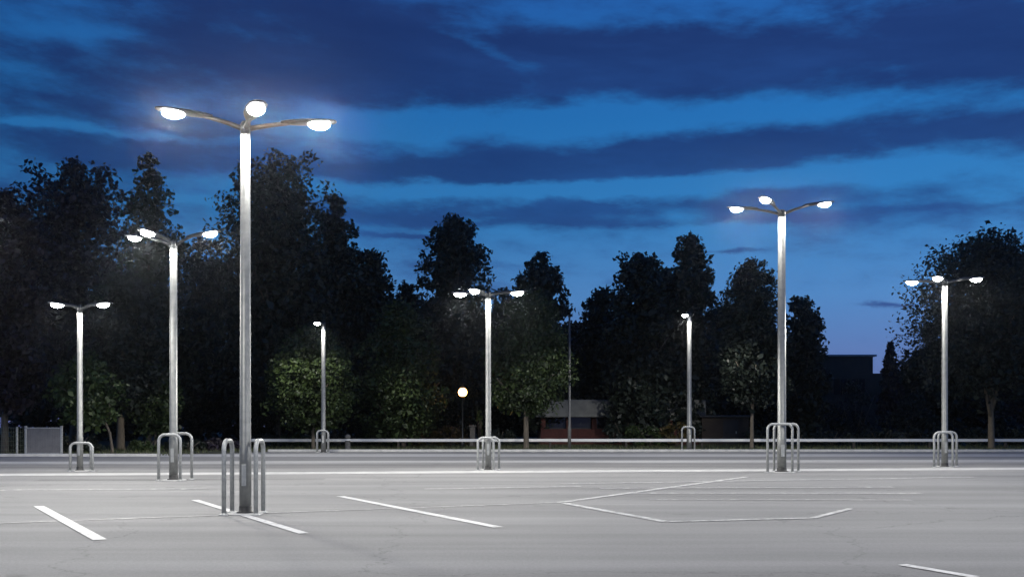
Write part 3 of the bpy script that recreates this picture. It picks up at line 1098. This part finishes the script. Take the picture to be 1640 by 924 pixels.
sx = [(232, 700, 26, 47.5, 'leaf_green', 'by the thick pale trunk'), (300, 702, 36, 48, 'leaf_dark', 'right of the post just behind the biggest one'), (352, 698, 34, 49, 'leaf_purple', 'directly left behind the biggest lamp post'),
      (420, 692, 36, 55, 'leaf_dark', 'at the start of the white rail'), (480, 690, 36, 56, 'leaf_green', 'behind the rail left of the one-headed post'), (548, 688, 38, 56, 'leaf_dark', 'behind the rail above the stone bollard'),
      (606, 676, 40, 57, 'leaf_green', 'behind the rail left of the low green crown'), (664, 668, 46, 56, 'leaf_autumn', 'yellowing below the low-branched green tree'), (720, 676, 34, 56.5, 'leaf_autumn', 'yellowing below the warm lantern'),
      (800, 684, 34, 57, 'leaf_dark', 'behind the rail right of the lantern post'), (1040, 672, 44, 56, 'leaf_green', 'before the right end of the low building'), (1082, 668, 30, 55, 'leaf_autumn', 'yellowing left of the brown shed'),
      (1000, 664, 34, 57, 'leaf_dark', 'before the middle of the low building'), (1226, 676, 36, 57, 'leaf_dark', 'right of the brown shed'), (1290, 620, 56, 60, 'leaf_dark', 'tall under the far flat roof on its left'),
      (1368, 604, 62, 62, 'leaf_dark', 'tall under the far flat roof on its right'), (1450, 620, 60, 60, 'leaf_dark', 'tall left of the big round tree'), (1330, 682, 44, 56, 'leaf_dark', 'low behind the rail under the far building'),
      (1410, 680, 46, 56, 'leaf_dark', 'low behind the rail below the small pointed tree'), (1484, 676, 44, 57, 'leaf_dark', 'low behind the rail at the right-hand lamp post'), (1560, 676, 44, 57, 'leaf_dark', 'low behind the rail left of the forked trunk'),
      (1630, 672, 46, 57, 'leaf_dark', 'low behind the rail at the right edge'), (30, 690, 50, 46, 'leaf_dark', 'behind the mesh fence and gate'), (120, 690, 40, 46.5, 'leaf_dark', 'right behind the grey gate'), (768, 652, 7, 55.6, 'leaf_bright', 'small pale tuft beside the stone pillar')]
for i, (px, ty, hw, d, leaf, where) in enumerate(sx):
    shrub(px, ty, hw, d, leaf, ('shrub ' if where[0] not in 'xyz' else 'shrub ') + where, 2600 if hw > 50 else (300 if hw < 10 else 1700), seed=i)

# the far-off wood that closes the gaps under the crowns: one mass
rng = np.random.default_rng(77)
cen, rad = [], []
for i in range(330):
    x_ = rng.uniform(-75, 75)
    if 21 < x_ < 38:
        continue
    top = 7.5 if x_ < 2 else 5.5
    cen.append((x_, rng.uniform(86, 94), rng.uniform(.6, 1) ** .8 * top - 1.5 if i % 2 else rng.uniform(.5, 4)))
    rad.append(rng.uniform(1.3, 2.2))
wd = leaf_cloud('woodland', cen, rad, np.full(len(cen), 130), .8, M['leaf_dark'], None, rng)
tag(wd, 'dark far wood behind the second row of trees', 'wood', kind='stuff')

# grass on the verge: uncountable blades
rng = np.random.default_rng(5)
N = 26000
xs = rng.uniform(-42, 42, N)
ys = np.where(xs < -14, rng.uniform(41, 56, N), rng.uniform(46.7, 58, N))
h = rng.uniform(.05, .2, N)
a = rng.uniform(0, math.pi, N)
w = .02
lx, ly = rng.normal(0, .05, N), rng.normal(0, .05, N)
v = np.stack([np.stack([xs - np.cos(a) * w, ys - np.sin(a) * w, np.zeros(N) - .01], 1), np.stack([xs + np.cos(a) * w, ys + np.sin(a) * w, np.zeros(N) - .01], 1), np.stack([xs + lx, ys + ly, h], 1)], 1).reshape(-1, 3)
me = bpy.data.meshes.new('grass')
me.from_pydata(v.tolist(), [], [(3 * i, 3 * i + 1, 3 * i + 2) for i in range(N)])
me.materials.append(M['grass'])
go = bpy.data.objects.new('grass', me)
COL.objects.link(go)
tag(go, 'short rough grass on the verge behind the kerb', 'grass', kind='stuff')

# ------------------------------------------------------------------ night haze round the lamps
mb = MB()
mb.box((0, 65, 14), (360, 270, 30))
hz, hnt, hb = new_mat('haze')
hnt.nodes.clear()
ho = hnt.nodes.new('ShaderNodeOutputMaterial')
pv = hnt.nodes.new('ShaderNodeVolumePrincipled')
pv.inputs['Color'].default_value = (.80, .88, 1, 1)
pv.inputs['Density'].default_value = .0002
pv.inputs['Anisotropy'].default_value = .96
hnt.links.new(pv.outputs[0], ho.inputs['Volume'])
tag(mb.build('haze', hz), 'thin night haze over the whole lot', 'haze', kind='stuff')

# ------------------------------------------------------------------ render settings
S.render.engine = 'CYCLES'
S.view_settings.view_transform = 'Standard'
S.view_settings.look = 'None'
S.view_settings.exposure = 0
S.view_settings.gamma = 1
S.view_settings.use_curve_mapping = False
S.cycles.use_denoising = True
S.cycles.volume_bounces = 0
S.cycles.max_bounces = 4
S.cycles.diffuse_bounces = 2
S.cycles.sample_clamp_indirect = 4
S.render.resolution_x, S.render.resolution_y = 1024, 576
